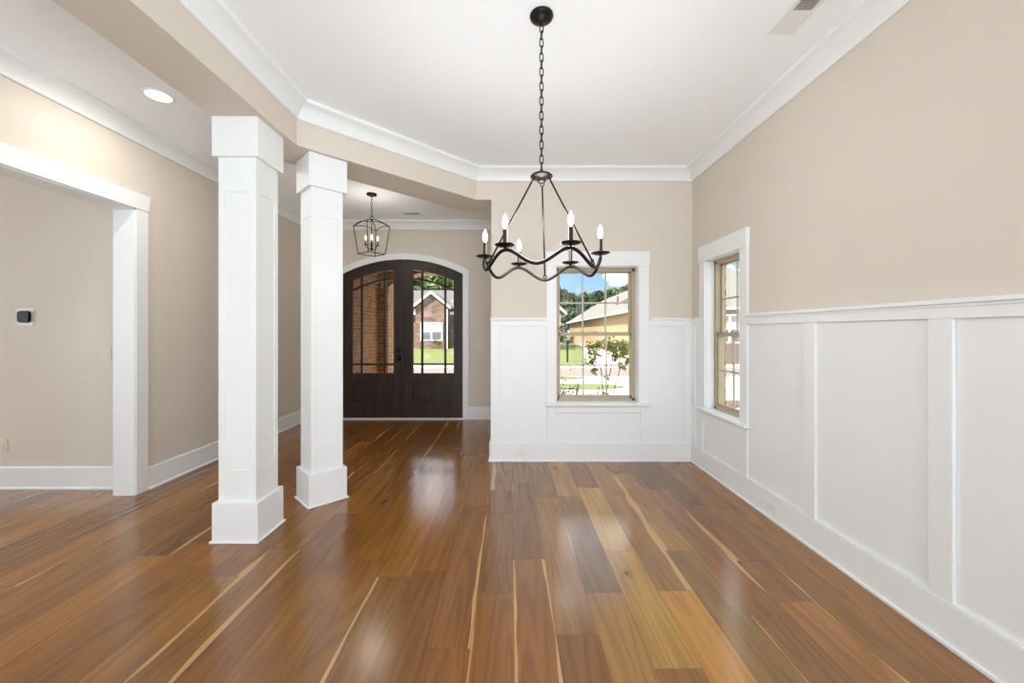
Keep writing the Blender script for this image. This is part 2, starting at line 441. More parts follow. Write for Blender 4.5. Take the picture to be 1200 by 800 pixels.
# ------------------------------------------------------------------ floor
def build_floor():
    rng = random.Random(11)
    bm = bmesh.new()
    ug = bm.loops.layers.uv.new('grain'); up = bm.loops.layers.uv.new('plank')
    ct = bm.loops.layers.float_color.new('tone'); cp = bm.loops.layers.float_color.new('par')
    pl = bm.faces.layers.float.new('plen')
    PW, X0 = .189, .0165
    YA, YE = YR, YD+.10
    tones = [(156, 113, 72), (150, 107, 67), (160, 117, 76), (144, 101, 62), (164, 121, 79), (153, 108, 66), (138, 97, 60), (158, 117, 78), (166, 121, 74)]
    # boards with measured ends and tones; blonde tones partly paint in window glare: column -> [(end depth, tone, sapA, sapB)]
    known = {
        -2: [(1.70, (146, 100, 62), 0, 0), (3.1, (142, 98, 64), .0, .25), (4.9, (150, 106, 72), 0, 0)],
        -1: [(2.06, (150, 102, 62), .1, 0), (2.97, (134, 94, 60), 0, .0), (3.40, (134, 92, 58), 0, 0), (5.2, (146, 100, 64), .3, 0)],
        0: [(2.37, (146, 98, 62), .28, .30), (3.57, (132, 92, 60), .12, 0), (5.4, (148, 104, 68), 0, 0)],
        1: [(1.777, (134, 92, 60), 0, 0), (3.26, (156, 116, 80), 0, .1), (5.0, (140, 98, 62), 0, 0)],
        2: [(1.45, (150, 112, 74), 0, 0), (2.067, (170, 130, 88), 0, 0), (3.26, (138, 108, 78), 0, 0), (5.0, (176, 132, 84), 0, 0)],
        3: [(1.60, (150, 110, 70), 0, 0), (2.46, (188, 150, 98), 0, 0), (3.45, (196, 160, 106), .1, 0), (5.0, (148, 102, 64), 0, 0)],
        4: [(2.08, (198, 148, 86), 0, 0), (3.3, (160, 118, 76), 0, .35), (4.9, (170, 122, 76), 0, 0)],
        5: [(2.46, (146, 112, 70), 0, .0), (3.8, (164, 122, 76), .3, 0), (5.2, (150, 104, 62), 0, .2)],
        6: [(1.9, (142, 98, 58), .3, 0), (3.4, (150, 102, 58), 0, .25), (5.1, (132, 86, 50), 0, 0)],
        7: [(2.0, (168, 118, 66), 0, 0), (2.35, (150, 102, 58), 0, 0), (3.1, (144, 96, 54), .2, 0), (5.0, (124, 82, 48), 0, 0)],
    }
    k = math.floor((-6.6-X0)/PW)
    while X0+k*PW < XR+.05:
        x0, x1 = X0+k*PW, X0+(k+1)*PW
        segs = []; y = YA+rng.uniform(-1.2, 0)
        if k in known:
            first = known[k][0][0]
            while y < -.5: 
                e = y+rng.uniform(.9, 2.2)
                if e > -.5: e = -.4+rng.uniform(0, .5)
                segs.append((y, e, rng.choice(tones), 0, 0)); y = e
            for e, t, a, b in known[k]: segs.append((y, e, t, a, b)); y = e
        while y < YE:
            e = y+rng.choice((rng.uniform(.6, 1.2), rng.uniform(1.5, 2.2), rng.uniform(1.8, 2.3), rng.uniform(1.8, 2.3)))
            t = rng.choice(tones)
            if rng.random() < .07: t = (176, 132, 84)
            j = rng.uniform(.92, 1.06); t = tuple(c*j for c in t)
            a = rng.uniform(.12, .34) if rng.random() < .21 else 0
            b = rng.uniform(.12, .34) if rng.random() < .21 else 0
            segs.append((y, e, t, a, b)); y = e
        for a, b, t, sa, sb in segs:
            src = 1 if (k in known and any(t is q[1] for q in known[k])) else 0
            ya, yb = max(a, YA), min(b, YE)
            if yb <= ya: continue
            vs = [bm.verts.new((xx, yy, 0)) for xx, yy in ((x0, ya), (x1, ya), (x1, yb), (x0, yb))]
            f = bm.faces.new(vs); f[pl] = b-a
            ox, oy = rng.uniform(0, 90), rng.uniform(0, 90); kn = rng.choice((0, 0, 0, .04, .16))
            tc = srgb(t[0]*.88, t[1]*.80, t[2]*.46) if src == 0 else srgb(t[0]*.93, t[1]*.89, t[2]*.68)
            for l in f.loops:
                c = l.vert.co
                l[ug].uv = (c.x-x0+ox, c.y-a+oy); l[up].uv = ((c.x-x0)/PW, c.y-a)
                l[ct] = tc; l[cp] = (sa, sb, kn, 1)
        k += 1
    bmesh.ops.recalc_face_normals(bm, faces=bm.faces)
    for f in bm.faces:
        if f.normal.z < 0: f.normal_flip()
    me = bpy.data.meshes.new('floor'); bm.to_mesh(me); bm.free()
    o = bpy.data.objects.new('floor', me); COL.objects.link(o); me.materials.append(M['floor'])
    struct(o, 'wide brown oak plank floor with pale sapwood streaks and dark knots', 'floor')
build_floor()
struct(MB().box(-6.7, XR+.3, YR-.2, YD+.2, -.12, -.002).build('floor_slab', M['concrete']), 'concrete slab beneath the oak planks', 'floor')

# ------------------------------------------------------------------ ceiling and walls
struct(MB().box(-6.7, XR+.3, YR-.2, YD+.2, ZC, ZC+.12).build('ceiling', M['ceil']), 'smooth white ceiling with recessed light and air vents', 'ceiling')

def wall_back():
    w = MB()
    a, b = YB, YB+.14
    w.box(XS, BX0, a, b, 0, ZC).box(BX1, XR, a, b, 0, ZC).box(BX0, BX1, a, b, 0, WZ0-.026).box(BX0, BX1, a, b, WZ1, ZC)
    o = w.build('wall_back', M['wall'])
    struct(o, 'beige dining wall above white wainscot around the double-hung window', 'wall')
    a, b = YB+.14, YB+.20
    w = MB(); w.box(.1, BX0, a, b, -.4, 3.2).box(BX1, XR+.195, a, b, -.4, 3.2).box(BX0, BX1, a, b, -.4, WZ0-.03).box(BX0, BX1, a, b, WZ1, 3.2)
    w.build('brick_veneer', M['brick'], o)
wall_back()
def wall_right():
    a, b = XR, XR+.14
    w = MB()
    w.box(a, b, YR, -4.1, 0, ZC).box(a, b, -4.1, -1.5, 0, .25).box(a, b, -4.1, -1.5, 2.7, ZC).box(a, b, -1.5, RY0, 0, ZC).box(a, b, RY1, YB, 0, ZC).box(a, b, RY0, RY1, 0, WZ0-.026).box(a, b, RY0, RY1, WZ1, ZC)
    o = w.build('wall_right', M['wall'])
    struct(o, 'long beige dining side wall above white wainscot with a narrow window', 'wall')
    a, b = XR+.14, XR+.195
    w = MB(); w.box(a, b, YR, -4.1, -.4, 3.2).box(a, b, -4.1, -1.5, -.4, .25).box(a, b, -4.1, -1.5, 2.7, 3.2).box(a, b, -1.5, RY0, -.4, 3.2).box(a, b, RY1, YB+.14, -.4, 3.2).box(a, b, RY0, RY1, -.4, WZ0-.03).box(a, b, RY0, RY1, WZ1, 3.2)
    w.build('brick_veneer', M['brick'], o)
wall_right()
struct(MB().box(XS, .1, YB+.14, YD, 0, ZC).build('wall_foyer_side', M['wall']), 'beige side wall of the entry foyer beyond the dining wall', 'wall')

OY1 = 3.294; OY0 = 1.45; OZ = 2.38
def wall_left():
    w = MB(); a, b = XL-.14, XL
    w.box(a, b, OY1, YD, 0, ZC).box(a, b, YR, -4.1, 0, ZC).box(a, b, -4.1, -1.5, 0, .25).box(a, b, -4.1, -1.5, 2.7, ZC).box(a, b, -1.5, OY0, 0, ZC).box(a, b, OY0, OY1, OZ, ZC)
    struct(w.build('wall_left', M['wall']), 'beige hall wall with a wide white-cased opening', 'wall')
wall_left()
struct(MB().box(-6.6, XL-.14, 3.435, 3.56, 0, ZC).build('wall_side_hall', M['wall']), 'beige wall seen through the cased opening, holding the black thermostat', 'wall')
def side_room():
    w = MB(); w.box(-6.6, XL-.14, -.9, -.78, 0, ZC)
    struct(w.build('wall_side_hall_rear', M['wall']), 'beige rear wall of the side hall', 'wall')
    w = MB(); w.box(-6.6, -6.48, -.78, .7, 0, ZC).box(-6.6, -6.48, 2.5, 3.435, 0, ZC).box(-6.6, -6.48, .7, 2.5, 0, .6).box(-6.6, -6.48, .7, 2.5, 2.3, ZC)
    struct(w.build('wall_side_hall_end', M['wall']), 'beige end wall of the side hall with a window opening', 'wall')
side_room()
def wall_rear():
    w = MB(); a, b = YR, YR+.15
    z0, z1 = .25, 2.85
    xs = [XL-.14, -3.05, -1.65, -1.05, 1.75, XR]
    for i in range(5):
        if i in (1, 3): w.box(xs[i], xs[i+1], a, b, 0, z0).box(xs[i], xs[i+1], a, b, z1, ZC)
        else: w.box(xs[i], xs[i+1], a, b, 0, ZC)
    struct(w.build('wall_rear', M['wall']), 'beige rear wall with large window openings behind the viewer', 'wall')
wall_rear()

# front wall with the arched door opening
R0 = 2.022; ZA = .447
def arc(r, dx=0): return lambda x: ZA+math.sqrt(max(0, r*r-(x-DX)**2))
HW = .925
def wall_front():
    w = MB(); a, b = YD, YD+.13
    xl, xr = DX-HW-.03, DX+HW+.03
    w.box(XL-.14, xl, a, b, 0, ZC).box(xr, .1, a, b, 0, ZC)
    xs = [xl+(xr-xl)*i/32 for i in range(33)]
    w.strip(xs, arc(R0+.02), lambda x: ZC, a, b)
    o = w.build('wall_front', M['wall'])
    struct(o, 'beige entry wall around the arched double door', 'wall')
    w = MB(); a, b = YD+.13, YD+.26
    w.box(-3.4, xl, a, b, -.2, 3.2).box(xr, .1, a, b, -.2, 3.2); w.strip(xs, arc(R0+.02), lambda x: 3.2, a, b)
    w.build('brick_veneer', M['brick'], o)
wall_front()

# ------------------------------------------------------------------ beam
D1, D2 = -4.525, -5.086
beam_pts = [(-1.585, YR+.15), (-1.585, -1.585-D1), (YB+D1, YB), (XS, YB), (XS, 4.58), (4.58+D2, 4.58), (-1.914, -1.914-D2), (-1.914, YR+.15)]
struct(MB().prism(beam_pts, ZB, ZC).build('ceiling_beam', M['wall'], bevel=.003), 'beige dropped ceiling beam that turns diagonally over the two columns', 'beam')

# ------------------------------------------------------------------ crown mouldings
crown = [(0, 0), (0, -.130), (.014, -.130), (.019, -.122), (.024, -.104), (.034, -.084), (.048, -.064), (.066, -.046), (.084, -.034), (.096, -.028), (.102, -.022), (.102, 0)]
din = [(XR, YR+.15), (XR, YB), (YB+D1, YB), (-1.585, -1.585-D1), (-1.585, YR+.15)]
struct(sweep(din, crown, ZC, 1).build('trim_1', M['trim']), 'white crown moulding around the dining room ceiling', 'moulding')
hall = [(-1.914, YR+.15), (-1.914, -1.914-D2), (4.58+D2, 4.58), (XS, 4.58), (XS, YD), (XL, YD), (XL, YR+.15)]
struct(sweep(hall, crown, ZC, 1).build('trim_2', M['trim']), 'white crown moulding around the hall and foyer ceiling', 'moulding')

# ------------------------------------------------------------------ baseboards (hall side)
base_p = [(0, 0), (.028, 0), (.028, .012), (.022, .018), (.016, .020), (.016, .183), (.012, .19), (0, .19)]
def bb(name, path, side, label):
    struct(sweep(path, base_p, 0, side).build(name, M['trim']), label, 'baseboard')
bb('baseboard_left', [(XL, 3.40), (XL, YD)], -1, 'white baseboard along the hall wall past the cased opening')
bb('baseboard_left_rear', [(XL, YR+.15), (XL, OY0-.1)], -1, 'white baseboard along the hall wall before the cased opening')
bb('baseboard_front_a', [(XL, YD), (DX-HW-.10, YD)], -1, 'white baseboard beside the arched door, hall wall side')
bb('baseboard_front', [(DX+HW+.092, YD), (XS, YD)], -1, 'white baseboard between the arched door and the dining wall end')
bb('baseboard_foyer', [(XS, YD), (XS, YB+.04)], -1, 'white baseboard of the foyer side wall')
bb('baseboard_side_hall', [(-6.48, 3.435), (XL-.14, 3.435)], -1, 'white baseboard seen through the cased opening')

# ------------------------------------------------------------------ cased opening
def cased_opening():
    o = thing('trim_3', (XL, OY1, 0), 'white casing with flared header around the wide hall opening', 'door casing', None, 'structure')
    MB().box(XL-.165, XL+.012, OY1-.014, OY1+.002, 0, OZ).build('jamb', M['trim'], o, .002)
    MB().box(XL-.165, XL+.012, OY0-.002, OY0+.014, 0, OZ).build('jamb', M['trim'], o, .002)
    MB().box(XL-.165, XL+.012, OY0, OY1, OZ-.016, OZ+.002).build('head_jamb', M['trim'], o, .002)
    MB().box(XL+.0, XL+.022, OY1-.004, 3.398, 0, OZ).build('side_casing', M['trim'], o, .003)
    MB().box(XL+.0, XL+.022, OY0-.1, OY0+.004, 0, OZ).build('side_casing', M['trim'], o, .003)
    MB().box(XL-.165, XL-.14, OY1-.004, 3.398+.03, 0, OZ).build('side_casing', M['trim'], o, .003)
    pts = [(OY0-.105, OZ-.002), (3.402, OZ-.002), (3.416, OZ+.128), (OY0-.12, OZ+.128)]
    MB().prism(pts, XL, XL+.028, lambda p, h: (h, p[0], p[1])).build('header', M['trim'], o, .003)
cased_opening()

# ------------------------------------------------------------------ wainscot
def wainscot_back():
    w = MB(); y = YB
    PB, BD = .005, .022                               # panel sheet, board thickness
    z_cap, z_rail, z_base = 1.498, 1.415, .196
    cl, cr = BX0-.098, BX1+.098
    for x0, x1 in ((XS, cl), (cr, XR)):
        w.box(x0, x1, y-PB, y, 0, z_cap-.01)
        w.box(x0, x1, y-BD, y-PB, z_rail, z_cap-.018)
        w.box(x0-(.012 if x0 == XS else 0), x1, y-.040, y, z_cap-.020, z_cap)
        w.box(x0-(.004 if x0 == XS else 0), x1, y-.028, y, z_cap-.034, z_cap-.020)
    w.box(cl, cr, y-PB, y, 0, WZ0-.02)
    w.box(XS, XR, y-BD-.003, y-PB, 0, z_base-.008); w.box(XS, XR, y-BD, y-PB, z_base-.008, z_base)
    w.box(XS-.028, XR, y-BD-.014, y-PB, 0, .018)
    # stiles
    w.box(XS, XS+.085, y-BD, y-PB, z_base, z_rail)
    w.box(cl, cl+.092, y-BD, y-PB, z_base, WZ0-.04)
    w.box(cr-.092, cr, y-BD, y-PB, z_base, WZ0-.04)
    w.box(cl+.092, cr-.092, y-BD, y-PB, .51, WZ0-.04)
    w.box(XR-.095, XR, y-BD, y-PB, z_base, z_rail)
    # wrap around the free wall end
    w.box(XS-.006, XS, y-BD, y+.14, 0, z_cap-.02)
    w.box(XS-.020, XS-.006, y-BD, y+.14, 0, z_base)
    w.box(XS-.014, XS, y-.04, y+.14, z_cap-.02, z_cap)
    struct(w.build('trim_4', M['trim'], bevel=.0025), 'white board-and-panel wainscot on the dining window wall', 'wainscot')
wainscot_back()
def wainscot_right():
    w = MB(); X = XR
    PB, BD = .005, .022
    z_cap, z_rail, z_base = 1.498, 1.415, .196
    c0, c1 = RY0-.098, RY1+.098                      # casing outer edges
    B = lambda y0, y1, d0, d1, z0, z1: w.box(X-d1, X-d0, y0, y1, z0, z1)
    for y0, y1 in ((-1.2, c0), (c1, YB-.006)):
        B(y0, y1, 0, PB, 0, z_cap-.01); B(y0, y1, PB, BD, z_rail, z_cap-.018)
        B(y0, y1, 0, .040, z_cap-.020, z_cap); B(y0, y1, 0, .028, z_cap-.034, z_cap-.020)
    B(c0, c1, 0, PB, 0, WZ0-.02)
    B(-1.2, YB-.023, PB, BD+.003, 0, z_base-.008); B(-1.2, YB-.023, PB, BD, z_base-.008, z_base)
    B(-1.2, YB-.03, PB, BD+.014, 0, .018)
    # stile positions (depth along the wall)
    B(YB-.10, YB-.023, PB, BD, z_base, z_rail)
    B(c1-.06, c1, PB, BD, z_base, WZ0-.04); B(c0, c0+.06, PB, BD, z_base, WZ0-.04)
    B(c0+.06, c1-.06, PB, BD, .51, WZ0-.04)
    y = 2.56
    B(2.462, 2.562, PB, BD, z_base, z_rail)
    B(1.694, 1.796, PB, BD, z_base, z_rail)
    y = 1.694-.665
    while y > -1.1: B(y-.1, y, PB, BD, z_base, z_rail); y -= .765
    struct(w.build('trim_5', M['trim'], bevel=.0025), 'white board-and-panel wainscot along the dining side wall', 'wainscot')
wainscot_right()

# ------------------------------------------------------------------ windows
def window(name, T, u0, u1, dfr, cols, label, flip_far=False):
    """T(u, d, z): u along the wall, d outward from the wall plane"""
    t3 = lambda v: T(v.x, v.y, v.z)
    base = T((u0+u1)/2, 0, WZ0)
    o = thing(name, base, label, 'window', None, 'structure')
    z0, z1 = WZ0, WZ1; cw = .098
    def part(n, boxes, m, parent=o, bev=.0025):
        w = MB()
        for b in boxes: w.box(*b, T=t3)
        return w.build(n, M[m], parent, bev)
    part('side_casing', [(u0-cw, u0+.004, -.022, 0, z0, z1)], 'trim')
    part('side_casing', [(u1-.004, u1+cw, -.022, 0, z0, z1)], 'trim')
    w = MB(); pts = [(u0-cw-.004, z1-.004), (u1+cw+.004, z1-.004), (u1+cw+.012, z1+.148), (u0-cw-.012, z1+.148)]
    w.prism(pts, -.030, 0, lambda p, h: T(p[0], h, p[1])); w.build('header', M['trim'], o, .003)
    part('stool', [(u0-cw-.018, u1+cw+.018, -.055, 0, z0-.026, z0), (u0, u1, 0, dfr, z0-.026, z0)], 'trim')
    part('jamb_liner', [(u0-.001, u0+.010, -.001, dfr, z0, z1), (u1-.010, u1+.001, -.001, dfr, z0, z1), (u0, u1, -.001, dfr, z1-.010, z1+.001)], 'trim')
    a, b = u0+.010, u1-.010; c, d = z0, z1-.010
    fw = .032
    part('frame', [(a, a+fw, dfr, dfr+.08, c, d), (b-fw, b, dfr, dfr+.08, c, d), (a, b, dfr, dfr+.08, d-fw, d), (a, b, dfr, dfr+.08, c, c+.030)], 'tan')
    zm = 1.330
    def sash(nm, s0, s1, q0, q1, dd, rt, rb):
        sw = .026
        s = part(nm, [(s0, s0+sw, dd, dd+.03, q0, q1), (s1-sw, s1, dd, dd+.03, q0, q1), (s0, s1, dd, dd+.03, q1-rt, q1), (s0, s1, dd, dd+.03, q0, q0+rb)], 'tan')
        g0, g1, h0, h1 = s0+sw, s1-sw, q0+rb, q1-rt
        bars = []
        for i in range(1, cols):
            x = g0+(g1-g0)*i/cols; bars.append((x-.009, x+.009, dd+.009, dd+.021, h0, h1))
        zz = (h0+h1)/2; bars.append((g0, g1, dd+.009, dd+.021, zz-.009, zz+.009))
        part('grid', bars, 'grid', s, .002)
        part('pane', [(g0-.003, g1+.003, dd+.0225, dd+.0255, h0-.003, h1+.003)], 'glass', s, 0)
        return s
    ai, bi = a+fw-.006, b-fw+.006
    sash('lower_sash', ai, bi, c+.028, zm+.014, dfr+.012, .034, .030)
    sash('upper_sash', ai, bi, zm-.020, d-fw+.004, dfr+.046, .018, .040)
    lk = part('sash_lock', [((u0+u1)/2-.03, (u0+u1)/2+.03, dfr+.008, dfr+.03, zm+.014, zm+.024), ((u0+u1)/2-.008, (u0+u1)/2+.022, dfr+.002, dfr+.022, zm+.024, zm+.032)], 'tan')
    return o
window('window_1', lambda u, d, z: (u, YB+d, z), BX0, BX1, .115, 3, 'tan double-hung window with six-pane sashes, on the dining back wall under the chandelier')
window('window_2', lambda u, d, z: (XR+d, u, z), RY0, RY1, .075, 2, 'narrow tan double-hung window near the corner of the long dining side wall')

# ------------------------------------------------------------------ columns
def column(loc, rz, label):
    o = thing('square_column', (0, 0, 0), label, 'column', 'square white columns under the beam', 'thing')
    sh = MB(); h = .122; i = h-.006
    z0, z1 = .25, 2.50
    sh.box(-i, i, -i, i, z0, z1)                                     # core (panel ground)
    e = .040
    for sx in (-1, 1):
        for sy in (-1, 1):
            x0, x1 = sorted((sx*h, sx*(h-e))); y0, y1 = sorted((sy*h, sy*(h-e)))
            sh.box(x0, x1, y0, y1, z0, z1)                            # corner boards
    for q0, q1 in ((z0, .462), (2.262, z1)):
        sh.box(-h+.0005, h-.0005, -h+e, h-e, q0, q1); sh.box(-h+e, h-e, -h+.0005, h-.0005, q0, q1)
    sh.build('shaft', M['trim'], o, .0022)
    g = .147
    b = MB().box(-g, g, -g, g, 0, .256); b.build('base', M['trim'], o, .003)
    b = MB().box(-g-.013, g+.013, -g-.013, g+.013, 0, .014); b.build('shoe_moulding', M['trim'], o, .006)
    b = MB().box(-g, g, -g, g, 2.484, ZB); b.build('capital', M['trim'], o, .003)
    o.location = loc; o.rotation_euler = (0, 0, rz)
    return o
column((-1.769, 2.692, 0), 0, 'thick white square column nearer the viewer, its face parallel to the beam')
column((-1.541, 3.243, 0), PI/4, 'white square column turned diagonally, standing behind the thicker-looking one by the foyer')

# ------------------------------------------------------------------ front door
def front_door():
    root = thing('door_1', (DX, YD, 0), 'dark stained arched double front door with divided glass and white casing', 'door', None, 'structure')
    # white casing
    xo = HW+.093
    n = 40
    c = MB()
    xs = [DX-xo+2*xo*i/n for i in range(n+1)]
    lo = lambda x: ZA+math.sqrt((R0)**2-min(abs(x-DX), HW)**2)
    inner = arc(R0+.0); outer = arc(R0+.093)
    zs = inner(DX+HW)
    xi = [DX-HW+2*HW*i/n for i in range(n+1)]
    c.strip(xi, inner, outer, YD-.022, YD)
    for s in (-1, 1):
        x0, x1 = sorted((DX+s*HW, DX+s*xo))
        c.strip([x0, (x0+x1)/2, x1], lambda x: 0, outer, YD-.022, YD)
    c.build('casing', M['trim'], root, .0)
    # jamb, dark
    j = MB()
    for s in (-1, 1):
        x0, x1 = sorted((DX+s*HW, DX+s*(HW+.03)))
        j.box(x0, x1, YD-.001, YD+.13, 0, zs)
    xj = [DX-HW-.028+2*(HW+.028)*i/n for i in range(n+1)]
    j.strip(xj, arc(R0), arc(R0+.022), YD-.001, YD+.13)
    j.build('jamb', M['door'], root)
    MB().box(DX-HW, DX+HW, YD-.03, YD+.14, 0, .018).build('threshold', M['trim'], root, .004)
    y0, y1 = YD+.012, YD+.057
    for s in (-1, 1):
        L = thing('leaf', (0, 0, 0), '', ''); del L['label']; del L['category']; L.parent = root
        L.location = (s*.46, 0, 0)
        X = lambda a: DX+s*a                                # a: distance from the centre seam
        def rng(a, b, k=14): return [X(a+(b-a)*i/k) for i in range(k+1)]
        ga, gb, gz = .150, .782, .708
        top_in = arc(R0-.155)
        w = MB()
        w.strip(rng(.002, ga), lambda x: .02, arc(R0-.002), y0, y1)          # lock stile
        w.strip(rng(gb, HW-.002), lambda x: .02, arc(R0-.002), y0, y1)       # hinge stile
        w.strip(rng(ga, gb), top_in, arc(R0-.002), y0, y1)                   # arched head
        w.strip([X(ga), X(gb)], lambda x: .573, lambda x: gz, y0, y1)        # lock rail
        w.strip([X(ga), X(gb)], lambda x: .02, lambda x: .247, y0, y1)       # bottom rail
        w.build('frame', M['door'], L)
        w = MB()                                                             # raised panel
        x0, x1 = sorted((X(ga), X(gb)))
        w.box(x0, x1, y0+.022, y1-.016, .247, .573)
        w.box(x0+.05, x1-.05, y0+.006, y1-.006, .297, .523)
        w.build('raised_panel', M['door'], L, .006)
        m = MB(); ym0, ym1 = y0+.006, y1-.006
        m.strip(rng(ga, gb), arc(1.720), arc(1.752), ym0, ym1)
        m.strip([X(ga), X(gb)], lambda x: .832, lambda x: .862, ym0, ym1)
        for a in (.290, .648): m.strip([X(a-.016), X(a+.016)], lambda x: gz, top_in, ym0, ym1)
        m.build('muntins', M['door'], L)
        gl = MB().strip(rng(ga, gb), lambda x: gz, top_in, y0+.020, y0+.025); gl.build('pane', M['glass'], L)
        if s < 0:
            x = X(.070)
            h = MB().box(x-.031, x+.031, y0-.008, y0, 1.030, 1.112).box(x-.018, x+.018, y0-.028, y0-.008, 1.052, 1.088)
            h.build('deadbolt', M['gloss_black'], L, .006)
            h = MB().box(x-.031, x+.031, y0-.008, y0, .905, .990).box(x-.010, x+.010, y0-.045, y0-.008, .938, .958).box(x-.026, x+.026, y0-.062, y0-.042, .922, .974)
            h.build('door_knob', M['gloss_black'], L, .005)
        else:
            w = MB().box(X(.002)-.032, X(.002)+.010, y0-.012, y0, .02, 2.46)
            w.build('astragal', M['door'], L, .004)
front_door()

# ------------------------------------------------------------------ chandelier
def bulb_profile(h, r):
    P = [(0, 0), (.42*r, 0), (.5*r, .1*h)]
    for i in range(1, 9):
        t = i/8; P.append((r*math.sin(PI*(.22+.78*t))**.9*(1 if t < .99 else 0), h*(.1+.9*t)))
    return P
def link_pts(c, L, w, ang, n=14):
    out = []
    for i in range(n):
        a = 2*PI*i/n; x = math.cos(a)*w/2; z = math.sin(a)*w/2
        z += (L-w)/2*(1 if z >= 0 else -1) if abs(z) > 1e-6 else 0
        out.append((c[0]+x*math.cos(ang), c[1]+x*math.sin(ang), c[2]+z))
    return out
def chain(z_top, z_bot, c, L, w, r):
    m = MB(); pitch = L-2.6*r; n = max(1, round((z_top-z_bot-L)/pitch)); pitch = (z_top-z_bot-L)/n
    for i in range(n+1):
        m.tube(link_pts((c[0], c[1], z_top-L/2-i*pitch), L, w, .25+(PI/2 if i % 2 else 0)), r, 6, closed=True)
    return m
WARM = (1, .89, .74)
def chandelier():
    cx, cy = .168, 2.136
    o = thing('chandelier', (cx, cy, ZC), 'black iron six-candle chandelier with a wavy ring, hanging on a long chain', 'chandelier')
    c = (cx, cy, 0)
    MB().lathe([(0, ZC), (.062, ZC), (.064, ZC-.006), (.060, ZC-.016), (.046, ZC-.028), (.022, ZC-.036), (.010, ZC-.040), (.008, ZC-.052), (0, ZC-.054)], c, 32).build('canopy', M['black'], o, smooth=True)
    zt, zh = ZC-.046, 2.222
    chain(zt, zh, c, .047, .019, .0028).build('chain', M['black'], o, smooth=True)
    h = MB().lathe([(0, 2.228), (.008, 2.228), (.012, 2.216), (.030, 2.212), (.052, 2.202), (.060, 2.194), (.059, 2.188), (.045, 2.186), (.026, 2.186), (.024, 2.168), (.020, 2.160), (.0, 2.158)], c, 32)
    h.build('hub', M['bronze'], o, smooth=True)
    dl = math.radians(-8.5); R = .310
    def ring(th): return (cx+R*math.cos(th), cy+R*math.sin(th), 1.711+.037*math.cos(6*(th-dl)))
    n = 144
    MB().tube([ring(2*PI*i/n) for i in range(n)], .0085, 10, closed=True).build('wavy_ring', M['black'], o, smooth=True)
    for k in range(3):
        th = math.radians(90+120*k)+dl
        top = Vector((cx+.046*math.cos(th), cy+.046*math.sin(th), 2.178))
        bot = Vector(ring(th))+Vector((0, 0, .012))
        d = (bot-top).normalized()
        m = MB()
        a, b = top+d*.022, bot-d*.020
        m.tube([a, b], .0048, 8)
        side = Vector((-math.sin(th), math.cos(th), 0))
        for p, s_ in ((top+d*.010, 1), (bot-d*.010, 1)):
            e = d.cross(side).normalized()
            m.tube([p+(d*math.cos(q)+side*math.sin(q))*.011 for q in [2*PI*i/12 for i in range(12)]], .0028, 6, closed=True)
            m.tube([p-d*.011+(d*math.cos(q)+e*math.sin(q))*.008 for q in [2*PI*i/12 for i in range(12)]], .0026, 6, closed=True)
        m.build('rod', M['bronze'], o, smooth=True)
    for k in range(6):
        th = math.radians(60*k)+dl; p = ring(th); q = (p[0], p[1], 0)
        s = MB().lathe([(0, p[2]+.004), (.006, p[2]+.004), (.006, p[2]+.012), (.016, p[2]+.014), (.036, p[2]+.017), (.050, p[2]+.023), (.0495, p[2]+.026), (.032, p[2]+.021), (.014, p[2]+.020), (0, p[2]+.020)], q, 28)
        pan = s.build('drip_pan', M['black'], o, smooth=True)
        sl = MB().lathe([(0, p[2]+.018), (.0105, p[2]+.018), (.0105, p[2]+.096), (.0095, p[2]+.098), (0, p[2]+.098)], q, 20).build('candle_sleeve', M['bronze'], pan, smooth=False)
        MB().lathe([(r_, z_+p[2]+.097) for r_, z_ in bulb_profile(.078, .0145)], q, 16).build('bulb', M['bulb'], pan, smooth=True)
    lamp('chandelier_glow', (cx, cy, 1.90), 29, .16, (.98, .985, 1), o)
chandelier()

